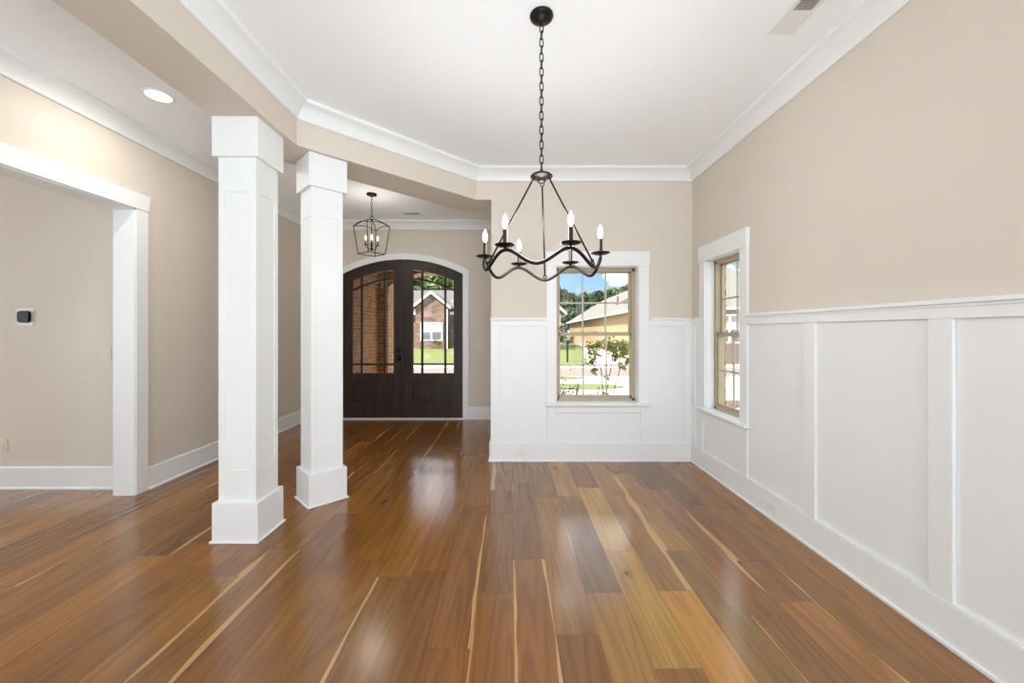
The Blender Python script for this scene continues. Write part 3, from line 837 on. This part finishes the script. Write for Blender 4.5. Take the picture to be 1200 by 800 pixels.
# ------------------------------------------------------------------ foyer lantern
def lantern():
    cx, cy = -1.715, 4.91
    o = thing('lantern_pendant', (cx, cy, ZC), 'black open-cage lantern pendant with candle bulbs hanging in the entry foyer', 'pendant light')
    c = (cx, cy, 0)
    MB().lathe([(0, ZC), (.060, ZC), (.062, ZC-.010), (.056, ZC-.022), (.012, ZC-.026), (.008, ZC-.040), (0, ZC-.040)], c, 28).build('canopy', M['black'], o, smooth=True)
    zap = 2.745; zs = 2.655; zb = 2.315
    chain(ZC-.034, zap+.028, c, .042, .017, .0028).build('chain', M['black'], o, smooth=True)
    MB().tube(link_pts((cx, cy, zap+.012), .05, .036, .2), .0035, 6, closed=True).build('loop', M['black'], o, smooth=True)
    cage = MB(); cage2 = []
    a0 = math.radians(-85)
    C = lambda k, r, z: Vector((cx+r*math.cos(a0+k*PI/2), cy+r*math.sin(a0+k*PI/2), z))
    Rt, Rb = .218, .163; r = .0052
    for k in range(4):
        t, b = C(k, Rt, zs), C(k, Rb, zb); t2, b2 = C(k+1, Rt, zs), C(k+1, Rb, zb)
        cage.tube([t, b], r, 6); cage.tube([b, b2], r, 6)
        # curved top edge bowing up towards the middle of each side
        pts = []
        for i in range(11):
            s = i/10; p = t.lerp(t2, s); p.z += .030*math.sin(PI*s); pts.append(p)
        cage.tube(pts, r, 6)
        pts = []
        for i in range(11):
            s = i/10; rr = Rt*(1-s); z = zs+(zap-zs)*math.sin(s*PI/2); pts.append(C(k, rr, z))
        cage.tube(pts, r, 6)
    cage.build('cage', M['black'], o, smooth=True)
    s = MB().lathe([(0, zap+.006), (.012, zap+.004), (.014, zap-.016), (.005, zap-.022), (.005, 2.40), (.014, 2.392), (.016, 2.372), (.008, 2.356), (0, 2.352)], c, 14)
    s.build('stem', M['black'], o, smooth=True)
    for k in range(4):
        an = math.radians(-71+90*k); d = Vector((math.cos(an), math.sin(an), 0)); P = Vector(c)
        q = P+d*.070
        m = MB().tube([P+d*(.070*t)+Vector((0, 0, 2.385-.022*math.sin(PI*t)+.040*t*t)) for t in [i/8 for i in range(9)]], .0042, 6)
        arm = m.build('candle_arm', M['black'], o, smooth=True)
        MB().lathe([(0, 2.423), (.020, 2.424), (.022, 2.430), (.010, 2.431), (.0095, 2.480), (0, 2.480)], q, 14).build('candle_sleeve', M['black'], arm, smooth=True)
        MB().lathe([(a, z+2.479) for a, z in bulb_profile(.062, .0135)], q, 14).build('bulb', M['bulb'], arm, smooth=True)
    lamp('lantern_glow', (cx, cy, 2.60), 7.5, .13, (1, .94, .86), o)
lantern()

# ------------------------------------------------------------------ recessed light
def can_light(x, y):
    o = thing('recessed_light', (x, y, ZC), 'round recessed white ceiling light glowing in the hall ceiling', 'ceiling light')
    MB().lathe([(.076, ZC), (.098, ZC), (.098, ZC-.003), (.092, ZC-.006), (.078, ZC-.005), (.076, ZC-.001)], (x, y, 0), 40).build('trim_ring', M['wplate'], o, smooth=True)
    MB().lathe([(0, ZC-.001), (.077, ZC-.001), (.077, ZC-.004), (0, ZC-.0045)], (x, y, 0), 40).build('lens', M['can'], o, smooth=True)
    d = bpy.data.lights.new('can_glow', 'AREA'); d.shape = 'DISK'; d.size = .15; d.energy = 10; d.color = (1, .95, .88)
    l = bpy.data.objects.new('can_glow', d); COL.objects.link(l); l.parent = o; l.location = (0, 0, -.008)
can_light(-2.54, 2.865)

# ------------------------------------------------------------------ vents
def vent(name, x0, x1, y0, y1, label, along_y, dark_until=None):
    o = thing(name, ((x0+x1)/2, (y0+y1)/2, ZC), label, 'air vent', None, 'thing')
    f = MB(); t = .022; z0, z1 = ZC-.006, ZC
    f.box(x0, x1, y0, y0+t, z0, z1).box(x0, x1, y1-t, y1, z0, z1).box(x0, x0+t, y0+t, y1-t, z0, z1).box(x1-t, x1, y0+t, y1-t, z0, z1)
    f.build('frame', M['wplate'], o, .002)
    MB().box(x0+t, x1-t, y0+t, y1-t, ZC-.001, ZC).build('duct_opening', M['slot'], o)
    s = MB(); d = MB(); has_d = False
    if along_y:
        y = y0+t+.006
        while y < y1-t-.004:
            if dark_until and y < dark_until:
                d.prism([(y, ZC-.001), (y+.002, ZC-.001), (y-.001, ZC-.008), (y-.003, ZC-.008)], x0+t, x1-t, lambda p, h: (h, p[0], p[1])); has_d = True; y += .011
            else:
                s.prism([(y, ZC-.002), (y+.009, ZC-.007), (y+.0085, ZC-.008), (y-.0005, ZC-.003)], x0+t, x1-t, lambda p, h: (h, p[0], p[1])); y += .0088
    else:
        x = x0+t+.004
        while x < x1-t:
            s.box(x, x+.003, y0+t, y1-t, ZC-.008, ZC-.001); x += .014
    s.build('slats', M['wplate'], o)
    if has_d:
        d.build('open_slats', M['wplate'], o)
vent('ceiling_vent', 1.470, 1.612, 1.86, 2.267, 'white louvered vent in the dining ceiling near the side wall', True, 2.09)
vent('ceiling_vent', -1.56, -1.30, 5.66, 5.80, 'small vent in the foyer ceiling in front of the arched door', False)

# ------------------------------------------------------------------ switches, outlets, thermostat
def plate(kind, T, w, h, label, m, gangs=1, horiz=False):
    """T(u, d, v): local frame, d out of the wall"""
    o = thing('light_switch' if kind == 'switch' else 'wall_outlet', T(0, 0, 0), label, 'switch' if kind == 'switch' else 'outlet')
    t3 = lambda v: T(v.x, v.y, v.z)
    MB().box(-w/2, w/2, 0, .006, -h/2, h/2, T=t3).build('cover_plate', M[m], o, .0025)
    if kind == 'switch':
        for g in range(gangs):
            u = (g-(gangs-1)/2)*.046
            MB().box(u-.016, u+.016, .006, .009, -.033, .033, T=t3).build('rocker', M[m], o, .0015)
    else:
        for s in (-1, 1):
            a = s*.021
            if horiz: r = MB().box(a-.015, a+.015, .006, .0085, -.017, .017, T=t3)
            else: r = MB().box(-.017, .017, .006, .0085, a-.015, a+.015, T=t3)
            r = r.build('receptacle', M[m], o, .0015)
            sl = MB()
            for q in (-.006, .006):
                if horiz: sl.box(a-.004, a+.004, .0083, .0088, q-.001, q+.001, T=t3)
                else: sl.box(q-.001, q+.001, .0083, .0088, a-.004, a+.004, T=t3)
            sl.build('slots', M['slot'], r)
    return o
def on_front(x, y, z): return lambda u, d, v: (x+u, y-d, z+v)
def on_left(x, y, z): return lambda u, d, v: (x+d, y+u, z+v)
def on_right(x, y, z): return lambda u, d, v: (x-d, y+u, z+v)
plate('switch', on_front(-3.492, 3.435, 1.165), .078, .118, 'almond light switch on the wall inside the cased opening, beside the casing', 'plate')
plate('outlet', on_front(-4.385, 3.435, .375), .074, .118, 'almond outlet low on the wall below the black thermostat', 'plate')
plate('switch', on_left(XL, 3.575, 1.170), .078, .118, 'almond light switch on the hall wall between the cased opening and the thick column', 'plate')
plate('switch', on_front(-.489, YD, 1.150), .165, .118, 'wide three-gang almond light switch beside the arched front door', 'plate', 3)
plate('switch', on_front(-.023, YB-.005, 1.142), .074, .118, 'white light switch on the wainscot panel beside the dining window', 'wplate')
plate('outlet', on_front(.108, YB-.025, .090), .116, .074, 'white sideways outlet on the baseboard under the dining window wall switch', 'wplate', horiz=True)
plate('outlet', on_right(XR-.025, 2.866, .092), .116, .074, 'white sideways outlet on the baseboard of the long side wall', 'wplate', horiz=True)

def rounded(w, r, n=6):
    pts = []
    for cx_, cy_, a in ((w-r, w-r, 0), (-w+r, w-r, 90), (-w+r, -w+r, 180), (w-r, -w+r, 270)):
        for i in range(n+1):
            t = math.radians(a+90*i/n); pts.append((cx_+r*math.cos(t), cy_+r*math.sin(t)))
    return pts
def thermostat():
    x, y, z = -4.194, 3.435, 1.485
    o = thing('thermostat', (x, y, z), 'small black rounded-square thermostat on a beige plate, on the wall inside the opening', 'thermostat')
    MB().prism(rounded(.075, .022), 0, .004, lambda p, h: (x+p[0], y-h, z+p[1])).build('wall_plate', M['plate'], o, .001)
    MB().prism(rounded(.051, .026, 8), .004, .024, lambda p, h: (x+p[0], y-h, z+p[1])).build('display', M['gloss_black'], o, .003)
thermostat()

# ================================================================== outside
ZG = -.40
def flat(name, pts, z, m, label, cat, th=.04):
    return struct(MB().prism(pts, z-th, z).build(name, M[m]), label, cat)
flat('lawn', [(-90, 6.45), (90, 6.45), (90, 160), (-90, 160)], ZG, 'lawn', 'green lawn across the neighbourhood', 'lawn')
flat('lawn_strip', [(.12, 4.50), (90, 4.50), (90, 6.45), (.12, 6.45)], ZG-.001, 'lawn', 'grass strip under the dining windows', 'lawn')
flat('side_yard', [(XR+.32, -12), (90, -12), (90, 4.50), (XR+.32, 4.50)], ZG-.001, 'lawn', 'side yard beside the dining wall', 'lawn')
flat('path', [(-12, 9.8), (40, 9.8), (40, 15.3), (-12, 15.3)], ZG+.02, 'concrete', 'pale concrete driveway and walk in front of the house', 'path', .05)
flat('path_porch', [(-2.2, 8.45), (-1.1, 8.45), (-1.1, 9.8), (-2.2, 9.8)], ZG+.015, 'concrete', 'short concrete walk to the porch', 'path', .05)
flat('street', [(-90, 15.3), (90, 15.3), (90, 19.0), (-90, 19.0)], ZG+.01, 'street', 'pinkish grey concrete street', 'street', .05)
flat('kerb', [(-90, 19.0), (90, 19.0), (90, 20.6), (-90, 20.6)], ZG+.03, 'concrete', 'pale kerb and gutter at the far side of the street', 'kerb', .05)
def ellipse(cx, cy, rx, ry, n=28): return [(cx+rx*math.cos(2*PI*i/n), cy+ry*math.sin(2*PI*i/n)) for i in range(n)]
flat('lawn_island', ellipse(1.6, 12.4, 1.95, .62), ZG+.05, 'lawn', 'lens-shaped grass island nearer the house between concrete', 'lawn', .06)
flat('lawn_island', ellipse(1.0, 14.7, 1.75, .42), ZG+.05, 'lawn', 'lens-shaped grass island beside the street', 'lawn', .06)
flat('driveway_path', [(4.1, 20.6), (6.0, 33), (8.6, 46), (10, 62), (40, 62), (40, 20.6)], ZG+.02, 'concrete', 'wide pale driveway across the street before the tan house', 'driveway', .05)
flat('garden_bed_ground', [(.2, 9.1), (30, 9.1), (30, 9.8), (.2, 9.8)], ZG+.06, 'mulch', 'mulch edging strip beside the concrete walk', 'garden bed', .08)
flat('patio_path', [(XR+.9, 5.0), (9.5, 5.0), (9.5, 9.0), (XR+.9, 9.0)], ZG+.02, 'concrete', 'pale concrete pad outside the side window', 'path', .05)

# porch
def porch():
    p = thing('porch_walls_exterior', (DX, 8.0, ZG), 'ochre brick porch walls with an arched opening outside the front door', 'porch', None, 'structure')
    xl, xr = -2.47, -.848
    side = MB().box(-3.0, -2.66, YD+.26, 8.0, ZG, 3.2); side.build('side_panel', M['brick'], p)
    side = MB().box(-.66, -.32, YD+.26, 8.0, ZG, 3.2); side.build('side_panel', M['brick'], p)
    f = MB().box(-3.0, xl, 8.0, 8.42, ZG, 3.2).box(xr, -.32, 8.0, 8.42, ZG, 3.2)
    n = 20; hw = (xr-xl)/2; cx = (xl+xr)/2; rise = .30; zs = 2.24
    R = (hw*hw+rise*rise)/(2*rise)
    f.strip([xl+(xr-xl)*i/n for i in range(n+1)], lambda x: zs+rise-R+math.sqrt(R*R-(x-cx)**2), lambda x: 3.2, 8.0, 8.42)
    f.build('arched_front', M['brick'], p)
    MB().box(-2.66, -.66, YD+.26, 8.0, 2.9, 2.98).build('porch_soffit', M['ochre'], p)
    MB().box(-3.2, -.1, YD+.26, 8.6, 3.2, 3.3).build('porch_roof', M['shingle'], p)
    MB().box(-3.0, -.32, YD+.26, 8.45, ZG, -.10).build('porch_slab', M['concrete'], p, .01)
porch()

# neighbouring houses
def win_unit(parent, T, w, h, cols=2):
    """T(u,d,v) d outward"""
    t3 = lambda v: T(v.x, v.y, v.z)
    f = MB().box(-w/2-.09, w/2+.09, 0, .08, -h/2-.09, -h/2, T=t3).box(-w/2-.09, w/2+.09, 0, .08, h/2, h/2+.09, T=t3)
    for i in range(cols+1):
        x = -w/2+w*i/cols; f.box(x-.06, x+.06, 0, .08, -h/2, h/2, T=t3)
    f.box(-w/2, w/2, 0, .06, -.04, .04, T=t3)
    fo = f.build('window', M['white_ext'], parent)
    MB().box(-w/2, w/2, .0, .03, 0, h/2, T=t3).build('blind', M['blind'], fo)
    MB().box(-w/2, w/2, .0, .03, -h/2, 0, T=t3).build('pane', M['dark_glass'], fo)
def gable_roof(parent, x0, x1, y0, y1, ze, zr, m, over=.45, name='roof'):
    """ridge along Y"""
    cx = (x0+x1)/2; s = (zr-ze)/((x1-x0)/2); a0, a1 = x0-over, x1+over
    for sgn, xa in ((-1, a0), (1, a1)):
        za = ze-over*s
        pts = [(xa, za), (cx, zr), (cx, zr+.16), (xa, za+.16)]
        MB().prism(pts, y0-over, y1+over, lambda p, h: (p[0], h, p[1])).build(name, M[m], parent)
    # white rake boards
    w = MB()
    for xa in (a0, a1):
        za = ze-over*s
        w.prism([(xa, za-.10), (cx, zr-.10), (cx, zr+.19), (xa, za+.19)], y0-over-.06, y0-over, lambda p, h: (p[0], h, p[1]))
    w.build('rake_board', M['white_ext'], parent)
def house_red():
    h = thing('house', (-8, 41, ZG), 'mottled red brick house with a white-trimmed gable, seen through the front door glass', 'house')
    MB().box(-15, -4.4, 42.2, 52, ZG, 3.4).build('main_wall', M['brick_red'], h)
    # gabled bay
    x0, x1, y0 = -9.6, -6.35, 40.2; cx = (x0+x1)/2; ze, zr = 3.95, 5.25
    MB().prism([(x0, ZG), (x1, ZG), (x1, ze), (cx, zr), (x0, ze)], y0, 42.4, lambda p, q: (p[0], q, p[1])).build('bay_wall', M['brick_red'], h)
    gable_roof(h, x0, x1, y0, 48, ze, zr, 'shingle_d', .35, 'bay_roof')
    pts = [(41.7, 3.2), (47, 6.0), (52.4, 3.2), (52.4, 3.35), (47, 6.2), (41.7, 3.35)]
    MB().prism(pts, -15.4, -4.0, lambda p, q: (q, p[0], p[1])).build('main_roof', M['shingle_d'], h)
    MB().box(-15.4, -4.0, 41.65, 41.8, 3.1, 3.4).build('fascia', M['white_ext'], h)
    win_unit(h, lambda u, d, v: (cx+u, y0-d, 1.32+v), 2.1, 1.65, 2)
    MB().box(cx-.8, cx-.1, y0-.03, y0, 2.62, 2.75).build('brick_accent', M['slot'], h)
    win_unit(h, lambda u, d, v: (-5.4+u, 42.2-d, 1.3+v), 1.0, 1.65, 1)
    MB().box(-6.6, -6.35, y0-.12, y0, ZG, 3.6).build('corner_post', M['white_ext'], h)
house_red()
def house_white():
    h = thing('house', (0, 40, ZG), 'cream house with a white eave at the edge of the dining window view', 'house')
    MB().box(-3.2, 5.05, 40, 48, ZG, 3.1).build('wall', M['stucco'], h)
    gable_roof(h, -3.2, 5.05, 40, 48, 3.55, 7.2, 'shingle', .55)
    MB().prism([(-3.2, 3.1), (5.05, 3.1), (.92, 7.0)], 40, 40.3, lambda p, q: (p[0], q, p[1])).build('gable_wall', M['stucco'], h)
    win_unit(h, lambda u, d, v: (3.2+u, 40-d, 1.3+v), 1.6, 1.5, 2)
    # far small wing
    MB().box(5.05, 7.6, 58, 64, ZG, 2.2).build('rear_wing', M['stucco'], h)
    MB().prism([(5.0, 2.2), (8.2, 2.2), (6.6, 3.1)], 57.6, 64, lambda p, q: (p[0], q, p[1])).build('rear_roof', M['shingle'], h)
house_white()
def house_tan():
    A = Vector((9.6, 64)); B = Vector((8.0, 23)); off = 5.5
    h = thing('house', (B.x, B.y, ZG), 'long tan brick house with a big sloping shingle roof outside the dining window', 'house')
    ze, zr = 2.88, 6.25
    d = (A-B).normalized(); n = Vector((d.y, -d.x))
    P = lambda t, s: B+d*t+n*s
    Ln = (A-B).length; sl = (zr-ze)/off; o = .5; zo = ze-o*sl
    w = MB(); pts = [P(0, 0), P(Ln, 0), P(Ln, 2*off), P(0, 2*off)]
    w.prism([(p.x, p.y) for p in pts], ZG, ze); w.build('wall', M['brick_tan'], h)
    m = MB()                                                  # hip at the near end, gable at the far end
    def V(t, s_, z): p = P(t, s_); return m.bm.verts.new((p.x, p.y, z))
    for dz in (0, .16):
        a, b, c, e = V(-o, -o, zo+dz), V(Ln+o, -o, zo+dz), V(Ln+o, 2*off+o, zo+dz), V(-o, 2*off+o, zo+dz)
        r0, r1 = V(off, off, zr+dz), V(Ln+o, off, zr+dz)
        for f in ((a, b, r1, r0), (c, e, r0, r1), (e, a, r0)): m.bm.faces.new(f)
        if dz == 0: lo = (a, b, r1, c, e)
        else: hi = (a, b, r1, c, e)
    for q in range(5): m.bm.faces.new((lo[q], lo[(q+1) % 5], hi[(q+1) % 5], hi[q]))
    m.build('roof', M['shingle'], h)
    w = MB()
    for q in ([P(-o, -o-.05), P(Ln+o, -o-.05), P(Ln+o, -o), P(-o, -o)], [P(-o-.05, -o), P(-o, -o), P(-o, 2*off+o), P(-o-.05, 2*off+o)]):
        w.prism([(p.x, p.y) for p in q], zo+.02, zo+.16)
    w.build('gutter', M['white_ext'], h)
    for t, s_ in ((16, 1.9), (19, 2.6), (11, 2.0)):
        p = P(t, s_); z = ze+s_*sl
        MB().tube([(p.x, p.y, z), (p.x, p.y, z+.55)], .07, 8).build('vent_pipe', M['slot'], h)
    for t in (7.0, 9.5):
        a = P(t+3.2, 1.0); b = P(t, 3.0)
        MB().tube([(a.x, a.y, ze+1.0*sl+.24), (b.x, b.y, ze+3.0*sl+.24)], .035, 6).build('roof_ladder', M['slot'], h)
    win_unit(h, lambda u, dd, v: tuple((B+d*(-dd)+n*(4.6+u)).to_3d()+Vector((0, 0, 1.5+v))), 1.2, 1.5, 2)
    win_unit(h, lambda u, dd, v: tuple((B+d*(-dd)+n*(8.2+u)).to_3d()+Vector((0, 0, 1.5+v))), 1.2, 1.5, 2)
house_tan()

def suv():
    cx, cy = 11.4, 46.5
    c = thing('parked_suv', (cx, cy, ZG+.02), 'dark parked car seen from behind on the driveway of the tan house', 'car')
    z = ZG+.02
    prof = [(-.95, .35), (-.97, .75), (-.93, 1.05), (-.80, 1.62), (-.66, 1.78), (.66, 1.78), (.80, 1.62), (.93, 1.05), (.97, .75), (.95, .35)]
    MB().prism([(cx+a, z+b) for a, b in prof], cy, cy+4.4, lambda p, q: (p[0], q, p[1])).build('body', M['car'], c, .06)
    MB().prism([(cx-.72, z+1.12), (cx+.72, z+1.12), (cx+.62, z+1.6), (cx-.62, z+1.6)], cy-.02, cy+.05, lambda p, q: (p[0], q, p[1])).build('rear_window', M['dark_glass'], c)
    for s in (-1, 1):
        MB().box(cx+s*.84-.08, cx+s*.84+.08, cy-.03, cy+.05, z+.8, z+1.15).build('tail_lamp', M['red'], c)
        for y in (cy+.8, cy+3.5):
            MB().prism([(y+.36*math.cos(2*PI*i/20), z+.36+.36*math.sin(2*PI*i/20)) for i in range(20)], cx+s*.72, cx+s*.96, lambda p, q: (q, p[0], p[1])).build('wheel', M['rubber'], c)
    MB().box(cx-.9, cx+.9, cy-.09, cy+.02, z+.38, z+.6).build('bumper', M['slot'], c, .03)
suv()

def lamp_post():
    x, y = 3.25, 22.6
    o = thing('mailbox', (x, y, ZG), 'dark mailbox on a post in the lawn across the street', 'mailbox')
    MB().box(x-.05, x+.05, y-.05, y+.05, ZG, ZG+1.05).build('post', M['black'], o)
    MB().prism([(-.11, 1.03), (.11, 1.03), (.11, 1.18), (.07, 1.26), (-.07, 1.26), (-.11, 1.18)], y-.25, y+.25, lambda p, q: (x+p[0], q, ZG+p[1])).build('box', M['black'], o)
lamp_post()

# trees and shrubs
def tree(x, y, h, r, m, label, seed, group=None, zc=None, n=1500, size=None, trunk=True, name='tree'):
    rng = random.Random(seed)
    o = thing(name, (x, y, ZG), label, 'tree', group)
    cz = ZG+h-r*1.05 if zc is None else zc
    pts = []
    lobes = [(Vector((0, 0, 0)), r*.72)]
    for i in range(9):
        a = rng.uniform(0, 6.28); e = rng.uniform(-.6, 1)
        lobes.append((Vector((math.cos(a)*r*.55, math.sin(a)*r*.55, e*r*.62)), r*rng.uniform(.30, .46)))
    C = Vector((x, y, cz))
    for i in range(n):
        c, rr = rng.choice(lobes)
        d = Vector((rng.gauss(0, 1), rng.gauss(0, 1), rng.gauss(0, 1))).normalized()
        pts.append(C+c+d*rr*rng.uniform(.75, 1.08))
    MB().leaves(pts, size or r*.15, rng).build('foliage', M[m], o)
    if trunk:
        MB().tube([(x, y, ZG), (x+.05*r, y, ZG+h*.3), (x, y, cz+r*.3)], [r*.10, r*.08, r*.03], 8).build('trunk', M['bark'], o)
    return o
def farther(x, y, h, r, f): return x*f, y*f, (h-1.76)*f+1.76, r*f
far = 'woods behind the tan and cream houses'
k = 0
tall = [(10.0, 84, 11.9, 3.6, 'leaf_dark'), (13.8, 80, 10.2, 3.6, 'leaf_dark'), (16.6, 86, 11.4, 3.8, 'leaf_dark'), (20.0, 82, 10.8, 3.2, 'leaf_dark'),
        (22.6, 80, 10.4, 3.2, 'leaf_mid'), (25.0, 84, 12.6, 3.8, 'leaf_mid'), (28.2, 80, 12.2, 3.6, 'leaf_mid')]
tlab = ['broad dark tree behind the cream house eave', 'dark rounded tree above the far end of the tan roof', 'dark tall tree behind the middle of the dining window view',
        'dark narrow-crowned tree behind the window view, before the lighter ones', 'mid green loose tree beside the dark woods', 'tall light green tree above the tan roof', 'light green tree at the high end of the tan roof']
for i, (x, y, h, r, m) in enumerate(tall):
    tree(*farther(x, y, h, r, (1.25, 1.40, 1.55)[i % 3]), m, tlab[i], 40+i, far, n=2600)
low = [(8.6, 74, 5.6, 2.6), (12.0, 72, 6.6, 2.8), (15.6, 74, 7.2, 3.0), (19.4, 73, 7.6, 3.0), (23.2, 74, 8.4, 3.2)]
llab = ['low dark tree just past the cream wall', 'low dark tree over the far roof end', 'dark under-storey tree above the lower roof slope', 'dark under-storey tree above the middle roof slope', 'dark under-storey tree above the upper roof slope']
for i, (x, y, h, r) in enumerate(low):
    tree(*farther(x, y, h, r, (1.0, 1.1, 1.2)[i % 3]), 'leaf_dark', llab[i], 60+i, far, n=2600)
dl_ = ['grey green tree behind the gable of the brick house', 'tall grey green tree over the brick house roof', 'green tree past the end of the brick house', 'green tree rising behind the brick house main roof', 'green tree filling the gap beside the brick house']
for i, (x, y, h, r) in enumerate([(-20.2, 62, 13.2, 4.6), (-14.2, 66, 14.6, 4.6), (-8.6, 64, 13.8, 4.4), (-3.4, 68, 12.4, 4.0), (-26, 60, 12.2, 4.6)]):
    tree(*farther(x, y, h, r, (1.0, 1.18, 1.36, 1.0, 1.18)[(i+1) % 5]), 'leaf_mid', dl_[i], 80+i, 'trees behind the brick house', n=2400)
tree(4.6, 38.2, 2.6, 1.1, 'leaf_dark', 'round dark shrub in front of the cream house', 90, n=900, name='shrub')
tree(-5.2, 40.8, 2.6, .8, 'leaf_mid', 'narrow green shrub at the corner of the brick house', 91, n=500, name='shrub')
tree(-7.2, 39.4, 1.0, .5, 'leaf_mid', 'low green shrub under the brick house window', 92, n=300, name='shrub')
tree(27.5, 52, 9.5, 3.2, 'leaf_mid', 'green tree beyond the side window', 93, n=1500)

def crape_myrtle():
    rng = random.Random(5)
    x, y = 1.62, 6.7
    o = thing('crape_myrtle', (x, y, ZG), 'slender crape myrtle with bare reddish stems and yellow green leaves outside the window', 'small tree')
    stems = [[(x-.03, y, ZG), (x+.01, y, .35), (x+.10, y, .85), (x+.18, y+.05, 1.15)],
             [(x+.06, y+.05, ZG), (x+.13, y, .35), (x+.24, y, .75), (x+.30, y-.03, 1.08)],
             [(x-.04, y+.03, ZG), (x-.06, y, .4), (x-.08, y+.02, .7), (x-.16, y, 1.0), (x-.2, y, 1.15)]]
    for s in stems:
        n = len(s); MB().tube(s, [.011-.006*i/(n-1) for i in range(n)], 6).build('stem', M['bark'], o)
    blobs = [(-.22, .98, .10), (-.24, .84, .08), (-.20, .70, .055), (-.26, 1.08, .08), (.10, 1.06, .13), (.22, 1.12, .13), (.30, .98, .11), (.02, 1.12, .10), (.36, 1.08, .10), (.16, .92, .07), (.24, .78, .05), (.0, .58, .035), (.30, .74, .04), (.38, .86, .05), (-.14, 1.12, .08)]
    pts = []
    for bx, bz, r in blobs:
        for i in range(int(95*r/.1)):
            d = Vector((rng.gauss(0, 1), rng.gauss(0, 1), rng.gauss(0, 1)))*.5*r
            pts.append(Vector((x+bx, y, bz))+d)
    MB().leaves(pts, .034, rng).build('foliage', M['leaf_bright'], o)
crape_myrtle()
def small_shrub(x, y, h, r, m, label, seed, n=220):
    rng = random.Random(seed)
    o = thing('garden_shrub', (x, y, ZG), label, 'shrub', 'shrubs in the window bed')
    st = MB()
    for i in range(5):
        a = rng.uniform(0, 6.28); st.tube([(x, y, ZG), (x+.5*r*math.cos(a), y+.5*r*math.sin(a), ZG+h*.55), (x+.8*r*math.cos(a), y+.8*r*math.sin(a), ZG+h*.9)], [.008, .006, .003], 5)
    st.build('stems', M['bark'], o)
    pts = [Vector((x, y, ZG+h*.66))+Vector((rng.gauss(0, .5)*r, rng.gauss(0, .5)*r, rng.gauss(0, .2)*h)) for _ in range(n)]
    MB().leaves(pts, .028, rng).build('foliage', M[m], o)
small_shrub(.92, 7.0, .74, .20, 'leaf_dark', 'rounded dark green shrub low outside the dining window', 1, 700)
small_shrub(1.22, 7.7, .90, .16, 'leaf_bright', 'sparse yellow green shrub outside the middle of the dining window', 2, 90)
small_shrub(1.52, 7.1, .74, .18, 'leaf_bright', 'thin low sprig beside the crape myrtle', 3, 70)
small_shrub(1.80, 7.5, .66, .12, 'leaf_mid', 'small green shrub at the foot of the crape myrtle', 4, 130)

def fence():
    o = thing('wooden_fence', (11.6, 20.6, ZG), 'low dark wooden fence before the tan house in the narrow side window view', 'fence')
    for q in range(5):
        x = 9.6+q*1.0
        MB().box(x, x+.90, 20.6, 20.63, ZG+.06, ZG+1.14).build('fence_panel', M['fence'], o)
        MB().box(x+.90, x+1.0, 20.57, 20.66, ZG, ZG+1.2).build('post', M['fence'], o)
fence()
